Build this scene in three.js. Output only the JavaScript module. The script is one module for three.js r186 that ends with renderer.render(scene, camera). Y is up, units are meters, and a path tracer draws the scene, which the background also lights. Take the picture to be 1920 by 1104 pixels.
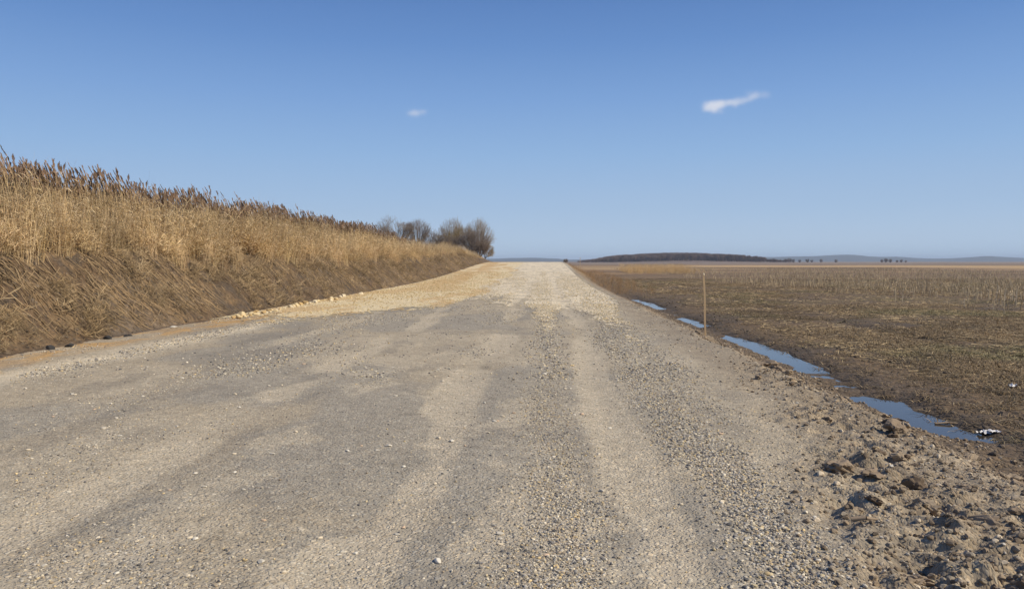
import * as THREE from 'three';
import { mergeGeometries } from 'three/addons/utils/BufferGeometryUtils.js';

// ---------------------------------------------------------------- camera, sky, sun, exposure
// The road runs along -z. x is metres across it from the camera, d = -z is metres along it.
const scene = new THREE.Scene();
const camera = new THREE.PerspectiveCamera(43.04, 1024 / 588, 0.1, 20000);
camera.rotation.order = 'YXZ';
camera.position.set(0, 1.6, 0);
camera.rotation.set(-2.54 * Math.PI / 180, 2.405 * Math.PI / 180, 0);
scene.add(camera);

const renderer = new THREE.WebGLRenderer({ antialias: true });
renderer.toneMapping = THREE.LinearToneMapping;
renderer.toneMappingExposure = 1.0;
renderer.shadowMap.enabled = true;

const sun = new THREE.DirectionalLight(new THREE.Color(1.0, 0.905, 0.75), 4.9);
sun.position.set(88, 78, 20);
sun.target.position.set(0, 0, -30);
sun.position.add(sun.target.position);
sun.castShadow = true;
sun.shadow.mapSize.set(4096, 4096);
Object.assign(sun.shadow.camera, { left: -110, right: 110, top: 110, bottom: -110, near: 1, far: 400 });
scene.add(sun, sun.target);

// ---------------------------------------------------------------- noise
function hash(ix, iy, s) {
  let h = Math.imul(ix | 0, 374761393) ^ Math.imul(iy | 0, 668265263) ^ Math.imul(s | 0, 2147483647 - 1640531);
  h = Math.imul(h ^ (h >>> 13), 1274126177); h = Math.imul(h ^ (h >>> 15), 2246822519);
  return ((h ^ (h >>> 16)) >>> 0) / 4294967296;
}
function vn(x, y, s) {
  const ix = Math.floor(x), iy = Math.floor(y); let u = x - ix, v = y - iy;
  u = u * u * (3 - 2 * u); v = v * v * (3 - 2 * v);
  const a = hash(ix, iy, s), b = hash(ix + 1, iy, s), c = hash(ix, iy + 1, s), e = hash(ix + 1, iy + 1, s);
  return a + (b - a) * u + (c - a) * v + (a - b - c + e) * u * v;
}
function fbm(x, y, s, o) {
  let t = 0, a = 0.5, n = 0;
  for (let k = 0; k < o; k++) { t += a * vn(x, y, s + k * 17); n += a; a *= 0.5; x *= 2.03; y *= 2.03; }
  return t / n;
}
const sn = (x, y, s) => vn(x, y, s) * 2 - 1;
const ss = (a, b, x) => { const t = Math.min(1, Math.max(0, (x - a) / (b - a))); return t * t * (3 - 2 * t); };
const clamp = (x, a, b) => Math.min(b, Math.max(a, x));
const lerp = (a, b, t) => a + (b - a) * t;
const mix3 = (a, b, t) => [lerp(a[0], b[0], t), lerp(a[1], b[1], t), lerp(a[2], b[2], t)];
let seed = 7;
function reseed(n) { seed = n >>> 0; }
function rnd() { seed = (seed + 0x6D2B79F5) >>> 0; let t = seed; t = Math.imul(t ^ (t >>> 15), t | 1); t ^= t + Math.imul(t ^ (t >>> 7), t | 61); return ((t ^ (t >>> 14)) >>> 0) / 4294967296; }
const rr = (a, b) => a + (b - a) * rnd();
const pick = a => a[Math.floor(rnd() * a.length)];
const lin = c => { c /= 255; return c <= 0.04045 ? c / 12.92 : ((c + 0.055) / 1.055) ** 2.4; };

// ---------------------------------------------------------------- sky: clear spring gradient, two small clouds
{
  const W = 2048, Hh = 1024, data = new Float32Array(W * Hh * 4);
  const stops = [[0, 184, 206, 228], [1.5, 180, 203, 227], [4, 165, 193, 224], [8, 146, 181, 222], [12, 126, 164, 215], [16, 105, 145, 202], [20, 89, 128, 187], [30, 75, 112, 173], [50, 64, 99, 161], [90, 57, 90, 151]]
    .map(([e, r, g, b]) => [e, lin(r), lin(g), lin(b)]);
  const clouds = [   // azimuth right of the road, elevation, half widths, tilt, density
    [12.6, 11.15, 0.9, 0.42, 0.0, 0.85], [13.3, 11.3, 0.8, 0.4, 0.1, 0.6], [14.3, 11.5, 1.1, 0.28, 0.1, 0.5], [15.5, 11.75, 0.75, 0.34, 0.05, 0.5],
    [-9.7, 11.0, 0.75, 0.24, 0.1, 0.5], [-9.2, 11.12, 0.5, 0.16, 0.1, 0.25]];
  for (let j = 0; j < Hh; j++) {
    const el = (j + 0.5) / Hh * 180 - 90;
    for (let i = 0; i < W; i++) {
      const a = ((i + 0.5) / W - 0.5) * 2 * Math.PI, az = ((a * 180 / Math.PI + 90 + 540) % 360) - 180;   // 0 looks along the road
      let e = Math.max(0, el), c = null;
      for (let k = 1; k < stops.length; k++) if (e <= stops[k][0]) { const p = stops[k - 1], q = stops[k], t = (e - p[0]) / (q[0] - p[0]); c = [lerp(p[1], q[1], t), lerp(p[2], q[2], t), lerp(p[3], q[3], t)]; break; }
      if (el > 0 && el < 9) {   // thin veil of high haze near the horizon
        const v = 0.09 * fbm(az * 0.06, el * 0.6, 31, 4) * (1 - ss(4, 9, el));
        c = mix3(c, [0.46, 0.5, 0.6], v);
      }
      if (el > 9 && el < 14) for (const [ca, ce, wx, wy, tilt, dn] of clouds) {
        const dx = az - ca, dy = el - ce - tilt * dx;
        if (Math.abs(dx) > wx * 2.4 || Math.abs(dy) > wy * 3.2) continue;
        const n = fbm(az * 1.9 + 9, el * 2.8, 41, 5) - 0.5;
        const r = Math.hypot(dx / wx, (dy < 0 ? 1.35 : 0.9) * dy / wy) + n * 1.7;
        const m = dn * (1 - ss(0.25, 1.3, r));
        c = mix3(c, [0.7, 0.73, 0.82], m);
      }
      const o = (j * W + i) * 4; data[o] = c[0]; data[o + 1] = c[1]; data[o + 2] = c[2]; data[o + 3] = 1;
    }
  }
  const t = new THREE.DataTexture(data, W, Hh, THREE.RGBAFormat, THREE.FloatType);
  t.mapping = THREE.EquirectangularReflectionMapping; t.magFilter = THREE.LinearFilter; t.needsUpdate = true;
  scene.background = t; scene.environment = t;
}
scene.fog = new THREE.FogExp2(new THREE.Color(0.69, 0.82, 1.0), 1.45e-4);

// ---------------------------------------------------------------- names and tags
const used = new Map();
function numbered(n) { const k = used.get(n) || 0; used.set(n, k + 1); return k ? n + '_' + String(k).padStart(3, '0') : n; }
function tag(o, label, category, group, kind) {
  o.userData.label = label; o.userData.category = category;
  if (group) o.userData.group = group;
  if (kind) o.userData.kind = kind;
  o.traverse(m => { if (m.isMesh) { m.castShadow = true; m.receiveShadow = true; } });
  return o;
}
function add(o, name) { o.name = numbered(name); scene.add(o); return o; }
function part(parent, name, geo, mat) { const m = new THREE.Mesh(geo, mat); m.name = name; m.castShadow = m.receiveShadow = true; parent.add(m); return m; }

// ---------------------------------------------------------------- terrain heights
const rise = d => 1.45 * ss(45, 130, d) - 2.0 * ss(142, 270, d);
const bankTop = d => 1.85 * (1 - 0.62 * ss(95, 138, d)) * (1 - ss(136, 152, d));
const mudEdge = d => clamp(1.5 + 0.19 * (d - 3.7), 1.35, 3.3);
const puddleSpan = [[8.15, 11.2, 0.17], [11.5, 12.4, 0.11], [13.2, 20.0, 0.17], [22.4, 26.6, 0.16], [30.5, 39, 0.16]];
const WATER = -0.385;
function ditchDepth(d) {
  let t = d > 8 && d < 42 ? 0.045 + 0.065 * vn(d * 0.8, 4.4, 110) : 0.035;
  for (const [a, b, q] of puddleSpan) { const f = ss(a - 0.25, a + 0.45, d) * (1 - ss(b - 0.45, b + 0.25, d)); t = Math.max(t, q * f); }
  return t;
}
function trackWeight(x, d) {   // wheel tracks pressed into the road
  const w = 0.16 * sn(d * 0.11, 3.1, 51) + 0.05 * sn(d * 0.6, 7.7, 52);
  const g = (c, s) => Math.exp(-(((x - c - w) / s) ** 2));
  return Math.max(g(0.76, 0.24), g(-0.95, 0.3), 0.75 * g(-3.05 - 0.012 * d, 0.34), 0.4 * g(-4.9 - 0.02 * d, 0.4));
}
function mudness(x, d) {
  const e = mudEdge(d) + 0.35 * sn(d * 0.9, 1.3, 61) + 0.12 * sn(d * 3.1, x, 62);
  return ss(e - 0.35, e + 0.9, x + 0.5 * (fbm(x * 1.6, d * 1.6, 63, 3) - 0.5)) * (1 - ss(60, 110, d));
}
function H(x, d) {
  const r = rise(d); let y;
  if (x < -9.3) {
    const foot = -9.3 - 0.25 * sn(d * 0.35, 4.2, 71), t = (foot - x) / 2.15, b = bankTop(d);
    const u = clamp(t, 0, 1.25);
    const prof = u < 0.12 ? u * u / 0.24 : u < 0.85 ? u - 0.06 : 0.79 + (1 - Math.exp(-(u - 0.85) * 5)) * 0.2;
    y = r + b * Math.min(1, prof / 0.96) * (0.94 + 0.12 * vn(d * 0.16, 2.2, 72));
    const onSlope = ss(0.02, 0.2, t) * (1 - ss(0.9, 1.3, t));
    const groove = fbm(d * 2.6 + x * 0.25, x * 0.45, 73, 3) - 0.5;
    const lumps = fbm(x * 1.5 + 0.3 * d, d * 1.1, 75, 2) - 0.5, knob = fbm(x * 5.2, d * 4.4, 74, 3) - 0.5;
    y += onSlope * b * (0.13 * groove + 0.16 * lumps) + 0.13 * knob * (0.2 + onSlope * b * 0.5);
    if (x < -18) y = lerp(y, r + b * 0.7, ss(18, 30, -x));
  } else if (x <= 3.4) {
    y = r - 0.02 * trackWeight(x, d) * (1 - ss(40, 70, d)) + 0.028 * (fbm(x * 0.55, d * 0.35, 81, 3) - 0.5);
    y += 0.006 * (vn(x * 9, d * 9, 82) - 0.5);
  } else y = r;
  if (x > 3.0) {
    const e = 3.45 + 0.22 * sn(d * 0.5, 5.5, 91) + 0.08 * sn(d * 2.1, 2.5, 92), fall = (x - e) * (0.36 + 0.12 * vn(d * 0.4, 8.8, 93));
    const f = -0.29 - 0.16 * ss(45, 130, d) * 0, low = f;
    const a = x > e ? r - fall * (1 + 0.6 * ss(0.3, 1.4, r)) : y;
    const k = 0.05, hh = clamp(0.5 + 0.5 * (a - low) / k, 0, 1);
    y = x > e - 0.3 ? lerp(low, a, hh) + k * hh * (1 - hh) * 0.6 : y;
    if (x < 7) {
      const c = 4.82 + 0.16 * sn(d * 0.42, 9.1, 94) + 0.05 * sn(d * 1.9, 1.1, 95) + 1.2 * Math.max(0, r);
      y -= ditchDepth(d) * Math.exp(-(((x - c) / 0.4) ** 2));
      y += 0.11 * (fbm(x * 2.6, d * 2.1, 108, 4) - 0.5) * Math.exp(-(((x - c) / 0.7) ** 2)) + 0.025 * (vn(x * 11, d * 11, 109) - 0.5) * ss(4.1, 4.5, x);
    }
    if (x > 4.2) {
      const far = 1 - ss(60, 140, d);
      y += far * (0.05 * (fbm(x * 1.4, d * 1.4, 96, 3) - 0.5) * ss(4.2, 6.5, x) + 0.035 * (fbm(x * 5.5, d * 5.5, 97, 2) - 0.5) * ss(4.2, 5.2, x));
      const rut = Math.exp(-(((x - 9.2 - 0.6 * sn(d * 0.09, 3, 98)) / 0.35) ** 2));
      y -= far * 0.08 * rut * (0.4 + vn(d * 2.2, x * 3, 99));
    }
    if (d > 300) y = lerp(y, -0.3, ss(300, 500, d));
  }
  if (x > 1.2 && x < 5.2) {   // churned mud along the shoulder
    const m = mudness(x, d) * (1 - ss(4.0, 4.9, x));
    if (m > 0) {
      const near = (1 - 0.6 * ss(7, 16, d)) * (0.35 + 0.95 * ss(0.36, 0.62, fbm(x * 0.8, d * 0.55, 107, 2)));
      const ridge = 1 - Math.abs(2 * fbm(x * 2.7 + 3, d * 2.2, 101, 3) - 1);
      const crack = Math.abs(2 * vn(x * 7.5 + 0.8 * sn(x * 3, d * 3, 104), d * 7.5, 102) - 1);
      const lump = Math.sqrt(Math.abs(2 * vn(x * 4.1 + 0.6 * sn(x * 5, d * 5, 105), d * 4.1, 106) - 1));
      y += m * near * (0.11 * (ridge - 0.72) + 0.055 * (lump - 0.62) + 0.045 * (crack - 0.45) + 0.05 * (vn(x * 14, d * 14, 103) - 0.5));
    }
  }
  return y;
}

// ---------------------------------------------------------------- ground colours (what the ground is made of)
const C = {
  tan: [0.375, 0.308, 0.208], dust: [0.485, 0.405, 0.28], grey: [0.305, 0.266, 0.2], dark: [0.205, 0.178, 0.136],
  yellow: [0.65, 0.52, 0.29], white: [0.72, 0.61, 0.425], ochre: [0.5, 0.305, 0.115], mud: [0.245, 0.183, 0.113],
  wet: [0.085, 0.06, 0.037], soil: [0.14, 0.091, 0.044], thatch: [0.29, 0.196, 0.09], green: [0.165, 0.125, 0.045],
  bank: [0.105, 0.066, 0.033], straw: [0.25, 0.163, 0.078], fieldTan: [0.28, 0.178, 0.085], fieldBrown: [0.16, 0.103, 0.052],
};
function gravelness(x, d) {   // how much loose stone lies here
  const w = 0.12 * sn(d * 0.35, x, 111) + 0.1 * sn(d * 1.3, x * 2, 112);
  const g = (c, s) => Math.exp(-(((x - c - w) / s) ** 2));
  let k = Math.max(g(0.05, 0.36), g(1.32, 0.3) * (1 - ss(14, 22, d)), 0.75 * g(1.75, 0.5) * ss(5.5, 9, d));
  k = Math.max(k, 0.6 * g(-4.4, 1.1) * ss(0.35, 0.6, fbm(x * 0.6, d * 0.22, 113, 3)), 0.85 * g(-7.2, 0.4));
  k = Math.max(k, 0.5 * ss(0.52, 0.7, fbm(x * 0.9, d * 0.3, 114, 3)));
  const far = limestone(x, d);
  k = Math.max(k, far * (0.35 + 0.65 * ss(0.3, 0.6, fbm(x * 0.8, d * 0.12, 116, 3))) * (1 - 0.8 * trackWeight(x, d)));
  return clamp(k, 0, 1) * (1 - 0.75 * mudness(x, d));
}
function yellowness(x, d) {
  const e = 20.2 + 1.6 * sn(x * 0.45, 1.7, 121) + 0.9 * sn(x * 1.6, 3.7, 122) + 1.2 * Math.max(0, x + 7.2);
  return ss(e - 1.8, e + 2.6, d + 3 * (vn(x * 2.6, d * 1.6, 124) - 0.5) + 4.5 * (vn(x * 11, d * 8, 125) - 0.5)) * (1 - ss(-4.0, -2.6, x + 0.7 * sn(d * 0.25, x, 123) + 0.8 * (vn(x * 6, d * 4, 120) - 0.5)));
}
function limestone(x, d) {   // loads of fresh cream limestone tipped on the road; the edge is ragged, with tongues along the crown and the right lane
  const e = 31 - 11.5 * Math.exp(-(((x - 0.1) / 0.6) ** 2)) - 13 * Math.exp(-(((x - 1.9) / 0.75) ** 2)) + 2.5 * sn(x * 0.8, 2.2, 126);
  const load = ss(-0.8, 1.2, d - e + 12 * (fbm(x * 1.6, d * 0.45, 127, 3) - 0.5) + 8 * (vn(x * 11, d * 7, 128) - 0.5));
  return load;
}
function color(x, d) {
  const p1 = fbm(x * 0.55, d * 0.32, 131, 4), p2 = fbm(x * 2.3, d * 1.5, 132, 3), p3 = vn(x * 16, d * 16, 133), p4 = vn(x * 38, d * 38, 134);
  let c;
  if (x < -9.05 - 0.3 * (p2 - 0.5)) {
    const t = (-9.3 - x) / 2.15;
    const streak = fbm(d * 3.4 + x * 0.3, x * 0.7, 141, 3), patch = fbm(x * 0.8, d * 0.6, 142, 3);
    c = mix3(C.bank, C.straw, 0.7 * ss(0.5, 0.66, streak) * (0.2 + patch));
    c = mix3(c, C.wet, 0.85 * ss(0.54, 0.64, fbm(x * 2.4, d * 1.9, 143, 3)));
    c = mix3(c, [0.2, 0.15, 0.1], 0.4 * ss(0.5, 0.7, patch));
    if (t > 0.9) c = mix3(c, C.straw, 0.6);
  } else if (x < 3.45) {
    c = mix3(C.tan, C.grey, 0.9 * ss(0.46, 0.58, p1 + 0.1 * (p2 - 0.5)));
    c = mix3(c, C.dust, 0.5 * ss(0.5, 0.72, 1 - p1) * (0.5 + 0.5 * p2));
    const tw = ss(0.25, 0.75, trackWeight(x, d) * (0.1 + 1.5 * ss(0.38, 0.62, fbm(x * 0.8, d * 0.33, 135, 3))) + 0.45 * (fbm(x * 3.1, d * 1.2, 148, 3) - 0.5));
    const gv = gravelness(x, d);
    const gcol = mix3(C.grey, C.white, 0.2);
    c = mix3(c, gcol, 0.75 * gv);
    c = mix3(c, C.dark, 0.5 * ss(0.6, 0.74, fbm(x * 0.7 + 5, d * 0.16, 136, 3)) * (1 - ss(-3.6, -2.4, x)) * (1 - ss(17, 22, d)));
    const crust = ss(0.5, 0.56, fbm(x * 1.3 + 0.4 * sn(x * 2, d * 2, 145), d * 0.75, 146, 4)) * (1 - ss(1.0, 1.5, x)) * ss(-3.8, -2.6, x) * (1 - ss(10, 16, d));
    c = mix3(c, C.dust, 0.55 * crust);
    c = mix3(c, C.dark, 0.35 * ss(0.6, 0.68, fbm(x * 2.2, d * 0.9, 147, 4)) * (1 - ss(14, 24, d)));
    c = mix3(c, C.dust, 0.8 * tw);
    c = mix3(c, C.white, 0.6 * Math.exp(-(((x + 7.3 - 0.25 * sn(d * 0.4, 1, 138)) / 0.4) ** 2)) * (1 - ss(20, 26, d)) * (0.5 + p2));
    const oc = ss(7.75, 8.2, -x + 0.4 * sn(d * 0.5, 2.2, 139) + 0.9 * (p2 - 0.5)) * (0.55 + 0.45 * ss(0.4, 0.55, fbm(x * 1.7, d * 0.8, 149, 3)));
    c = mix3(c, mix3(C.ochre, C.tan, 0.8 * ss(0.48, 0.62, p2)), 0.9 * oc);
    c = mix3(c, mix3(mix3(C.mud, C.tan, 0.5 * ss(0.5, 0.6, fbm(x * 1.8, d * 1.8, 129, 3))), C.wet, 0.6 * ss(0.56, 0.68, fbm(x * 3, d * 3, 140, 3))), 0.85 * mudness(x, d));
    const sh = ss(2.1, 2.9, x + 0.35 * (p1 - 0.5)) * (1 - ss(70, 100, d));
    c = mix3(c, mix3(C.mud, C.tan, 0.25 + 0.3 * p2), 0.7 * sh);
  } else {
    const water = H(x, d) - WATER, r = Math.max(0, rise(d));
    c = mix3(C.mud, C.soil, ss(3.6, 4.6, x + 0.4 * (p2 - 0.5)));
    const dry = fbm(x * 0.4, d * 0.4, 151, 4);
    if (x > 4.6) {
      c = mix3(c, C.thatch, 0.8 * ss(5.8, 9, x + 1.6 * (p2 - 0.5)) * ss(0.42, 0.58, dry));
      for (const [rx, rw] of [[11.1, 0.3], [12.9, 0.3]]) c = mix3(c, C.wet, 0.55 * Math.exp(-(((x - rx - 0.8 * sn(d * 0.05, 3, 159)) / rw) ** 2)) * ss(0.3, 0.6, p2));
      c = mix3(c, C.green, 0.3 * ss(0.5, 0.68, fbm(x * 0.3 + 8, d * 0.25, 152, 3)) * ss(6.5, 10, x) * (1 - ss(60, 100, d)));
      c = mix3(c, C.wet, 0.8 * ss(0.54, 0.64, fbm(x * 0.9, d * 0.5, 153, 4)) * (1 - ss(30, 60, d)));
      const rut = Math.exp(-(((x - 9.2 - 0.6 * sn(d * 0.09, 3, 98)) / 0.5) ** 2));
      c = mix3(c, C.wet, 0.7 * rut * p2 * (1 - ss(50, 90, d)));
      const fx = ss(50, 120, d);
      if (fx > 0) {   // farther fields: brown plough land, straw-coloured strips
        const band = vn(d * 0.012 + 0.3 * sn(x * 0.004, d * 0.002, 154), 5.5, 155);
        let f = mix3(C.fieldBrown, C.fieldTan, ss(0.42, 0.62, fbm(x * 0.03, d * 0.05, 156, 3)));
        const strip = ss(150, 165, d) * (1 - ss(330, 360, d)) ;
        f = mix3(f, [0.5, 0.335, 0.16], 0.8 * strip * ss(0.3, 0.5, fbm(x * 0.012, d * 0.03, 157, 2)));
        f = mix3(f, [0.21, 0.16, 0.115], ss(380, 420, d) * (0.55 + 0.4 * band));
        f = mix3(f, [0.33, 0.26, 0.17], 0.6 * ss(0.62, 0.7, vn(d * 0.006, x * 0.001, 158)) * ss(500, 600, d));
        c = mix3(c, f, fx);
      }
    }
    if (r > 0.15 && x < 4 + 2 * r) c = mix3(c, mix3(C.mud, C.thatch, p2), 0.7 * ss(0.15, 0.6, r));
    if (d < 45 && x < 6) c = mix3(c, C.wet, 0.9 * (1 - ss(0.03, 0.13, water - 0.08 * (p2 - 0.5))));
  }
  const near = 1 - ss(30, 80, d), k = 1 + near * (0.26 * (p3 - 0.5) + 0.16 * (p4 - 0.5)) + 0.16 * (p2 - 0.5);
  return [c[0] * k, c[1] * k, c[2] * k];
}

// ---------------------------------------------------------------- surface grain, tiling, metres in uv
function grain(size, metres, cellsList, base, seedN, hue) {
  const img = new Uint8Array(size * size * 4), hgt = new Uint8Array(size * size * 4);
  const lum = new Float32Array(size * size).fill(base), hh = new Float32Array(size * size).fill(0.35), wm = new Float32Array(size * size);
  reseed(seedN);
  for (const [count, r0, r1, lo, hi, lift] of cellsList) for (let n = 0; n < count; n++) {
    const cx = rnd() * size, cy = rnd() * size, r = rr(r0, r1) / metres * size, asp = rr(0.6, 1), th = rnd() * 6.283, v = rr(lo, hi), w = rr(-1, 1) * hue, k = Math.ceil(r);
    const co = Math.cos(th), si = Math.sin(th), ex = 0.6 + rnd();
    for (let j = -k; j <= k; j++) for (let i = -k; i <= k; i++) {
      const u = (i * co + j * si) / r, q = (-i * si + j * co) / (r * asp), m = Math.abs(u) ** (2 + ex) + Math.abs(q) ** (2 + ex);
      if (m > 1) continue;
      const p = (((cy + j) % size + size) % size | 0) * size + (((cx + i) % size + size) % size | 0);
      lum[p] = v * (0.93 + 0.14 * hash(i + n, j, n)); wm[p] = w; hh[p] = 0.4 + lift * (1 - 0.6 * m);
    }
  }
  for (let p = 0; p < size * size; p++) {
    const n = 0.9 + 0.2 * hash(p % size, p / size | 0, 5), l = lum[p] * n;
    img[p * 4] = clamp(255 * l * (1 + wm[p]), 0, 255); img[p * 4 + 1] = clamp(255 * l, 0, 255); img[p * 4 + 2] = clamp(255 * l * (1 - 1.3 * wm[p]), 0, 255); img[p * 4 + 3] = 255;
    const v = clamp(255 * (hh[p] + 0.06 * hash(p % size, p / size | 0, 6)), 0, 255); hgt[p * 4] = hgt[p * 4 + 1] = hgt[p * 4 + 2] = v; hgt[p * 4 + 3] = 255;
  }
  let mean = 0; for (let p = 0; p < size * size; p++) mean += img[p * 4 + 1] / 255; mean /= size * size;
  return [img, hgt].map(a => { const t = new THREE.DataTexture(a, size, size); t.wrapS = t.wrapT = THREE.RepeatWrapping; t.magFilter = THREE.LinearFilter; t.repeat.set(1 / metres, 1 / metres); t.needsUpdate = true; return t; }).concat(mean);
}
const [gritMap, gritBump, gritMean] = grain(2048, 4.1, [[60000, 0.004, 0.008, 0.42, 0.82, 0.15], [26000, 0.006, 0.012, 0.42, 0.92, 0.4], [2600, 0.01, 0.018, 0.42, 0.98, 0.7]], 0.64, 11, 0.06);
const [soilMap, soilBump, soilMean] = grain(2048, 6.1, [[50000, 0.008, 0.02, 0.4, 0.85, 0.3], [9000, 0.015, 0.045, 0.4, 0.9, 0.6], [2500, 0.006, 0.012, 0.75, 1.0, 0.4]], 0.6, 12, 0.06);
const ground = (map, bump, mean, scale) => new THREE.MeshStandardMaterial({ color: new THREE.Color(1 / mean, 1 / mean, 1 / mean), map, bumpMap: bump, bumpScale: scale, roughness: 0.95, vertexColors: true });
const roadMat = ground(gritMap, gritBump, gritMean, 0.012);
const soilMat = ground(soilMap, soilBump, soilMean, 0.022);

// ---------------------------------------------------------------- ground sheets: they share their edge vertices
const allRows = [];
for (let d = -14; d < 2.8; d += 0.6) allRows.push(d);
for (let d = 2.8; d < 8000; d += d < 170 ? clamp(0.0042 * d, 0.026, 2) : d * 0.06) allRows.push(d);
allRows.push(8000);
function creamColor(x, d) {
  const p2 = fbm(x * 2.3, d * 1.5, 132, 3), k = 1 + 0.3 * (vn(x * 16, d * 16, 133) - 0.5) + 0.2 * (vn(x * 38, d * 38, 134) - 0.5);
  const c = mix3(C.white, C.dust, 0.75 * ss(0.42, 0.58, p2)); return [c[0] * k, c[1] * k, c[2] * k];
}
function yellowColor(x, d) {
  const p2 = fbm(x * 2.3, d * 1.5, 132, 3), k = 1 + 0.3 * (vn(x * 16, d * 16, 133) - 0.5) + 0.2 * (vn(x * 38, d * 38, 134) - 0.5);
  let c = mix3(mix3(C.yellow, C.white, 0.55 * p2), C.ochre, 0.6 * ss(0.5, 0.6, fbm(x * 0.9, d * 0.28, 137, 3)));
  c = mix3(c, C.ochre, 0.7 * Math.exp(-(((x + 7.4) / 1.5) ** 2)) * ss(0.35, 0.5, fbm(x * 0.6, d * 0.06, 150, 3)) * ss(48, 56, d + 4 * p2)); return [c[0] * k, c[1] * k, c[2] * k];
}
function sheet(name, xs, mat, label, category, from = -99, to = 1e9, lift = 0, paint = color, keep = null) {
  const rows = allRows.filter(d => d >= from && d <= to), nx = xs.length, nz = rows.length, pos = new Float32Array(nx * nz * 3), nor = new Float32Array(nx * nz * 3), col = new Float32Array(nx * nz * 3), uv = new Float32Array(nx * nz * 2), idx = new Uint32Array((nx - 1) * (nz - 1) * 6);
  for (let j = 0, p = 0; j < nz; j++) for (let i = 0; i < nx; i++, p++) {
    const x = xs[i], d = rows[j]; pos[p * 3] = x; pos[p * 3 + 1] = H(x, d) + lift; pos[p * 3 + 2] = -d;
    const c = paint(x, d); col.set(c, p * 3); uv[p * 2] = x; uv[p * 2 + 1] = d;
    const e = clamp(d * 0.003, 0.012, 0.6), gx = (H(x + e, d) - H(x - e, d)) / (2 * e), gd = (H(x, d + e) - H(x, d - e)) / (2 * e), l = Math.hypot(gx, gd, 1);
    nor[p * 3] = -gx / l; nor[p * 3 + 1] = 1 / l; nor[p * 3 + 2] = gd / l;
  }
  let q = 0;
  for (let j = 0; j < nz - 1; j++) for (let i = 0; i < nx - 1; i++) { if (keep && !keep((xs[i] + xs[i + 1]) / 2, (rows[j] + rows[j + 1]) / 2)) continue; const a = j * nx + i, b = a + nx; idx.set([a, a + 1, b, a + 1, b + 1, b], q); q += 6; }
  const g = new THREE.BufferGeometry();
  g.setAttribute('position', new THREE.BufferAttribute(pos, 3)); g.setAttribute('normal', new THREE.BufferAttribute(nor, 3)); g.setAttribute('color', new THREE.BufferAttribute(col, 3)); g.setAttribute('uv', new THREE.BufferAttribute(uv, 2)); g.setIndex(new THREE.BufferAttribute(idx.slice(0, q), 1));
  return tag(add(new THREE.Mesh(g, mat), name), label, category, null, 'structure');
}
const span = (a, b, step) => { const n = Math.round((b - a) / step), o = []; for (let i = 0; i <= n; i++) o.push(a + (b - a) * i / n); return o; };
const grow = (a, b, s, f) => { const o = [a]; let x = a; while (x < b) { x += s; s *= f; o.push(x); } o[o.length - 1] = b; return o; };
sheet('road', span(-9.0, 3.3, 0.042), roadMat, 'wide unpaved road of tan dust and grey gravel running straight to the horizon', 'road');
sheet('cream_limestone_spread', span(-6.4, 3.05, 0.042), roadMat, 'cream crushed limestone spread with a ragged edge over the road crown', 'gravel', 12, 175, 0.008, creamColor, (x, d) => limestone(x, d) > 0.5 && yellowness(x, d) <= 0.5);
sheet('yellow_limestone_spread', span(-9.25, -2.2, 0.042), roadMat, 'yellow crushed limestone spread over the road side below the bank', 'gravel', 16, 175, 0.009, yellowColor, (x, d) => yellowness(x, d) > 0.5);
sheet('ditch', span(3.3, 7.2, 0.045), soilMat, 'muddy roadside ditch between the gravel road and the field', 'ditch');
sheet('field', grow(7.2, 7000, 0.06, 1.035), soilMat, 'flat brown farm field with matted dead grass and stubble', 'field');
sheet('bank', grow(9.0, 7000, 0.055, 1.0).slice(0, 60).concat(grow(9.0 + 59 * 0.055, 7000, 0.08, 1.14).slice(1)).map(v => -v).reverse(), soilMat, 'steep brown earth bank with straw rising beside the road', 'bank');

// ---------------------------------------------------------------- puddles
const waterMat = new THREE.MeshPhysicalMaterial({ color: new THREE.Color(0.05, 0.04, 0.028), roughness: 0.06, ior: 1.31, specularIntensity: 1 });
const pudLabels = ['long puddle of still water in the ditch beside scattered white litter', 'small puddle between two longer ones in the muddy ditch', 'long curved puddle just past the wooden stake foot in the ditch', 'short puddle in the ditch on the far side of the stake', 'narrow puddle farthest along the ditch before the field grass'];
puddleSpan.forEach(([a, b], n) => {
  const s = new THREE.Shape();
  const lo = n ? (puddleSpan[n - 1][1] + a) / 2 : a - 1, hi = n < 4 ? (b + puddleSpan[n + 1][0]) / 2 : b + 1;
  s.moveTo(4.0, lo); s.lineTo(5.75, lo); s.lineTo(5.75, hi); s.lineTo(4.0, hi);
  const g = new THREE.ShapeGeometry(s); g.rotateX(-Math.PI / 2); g.translate(0, WATER, 0);
  tag(add(new THREE.Mesh(g, waterMat), 'puddle'), pudLabels[n], 'puddle', 'puddles in the ditch', 'structure');
});

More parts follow.
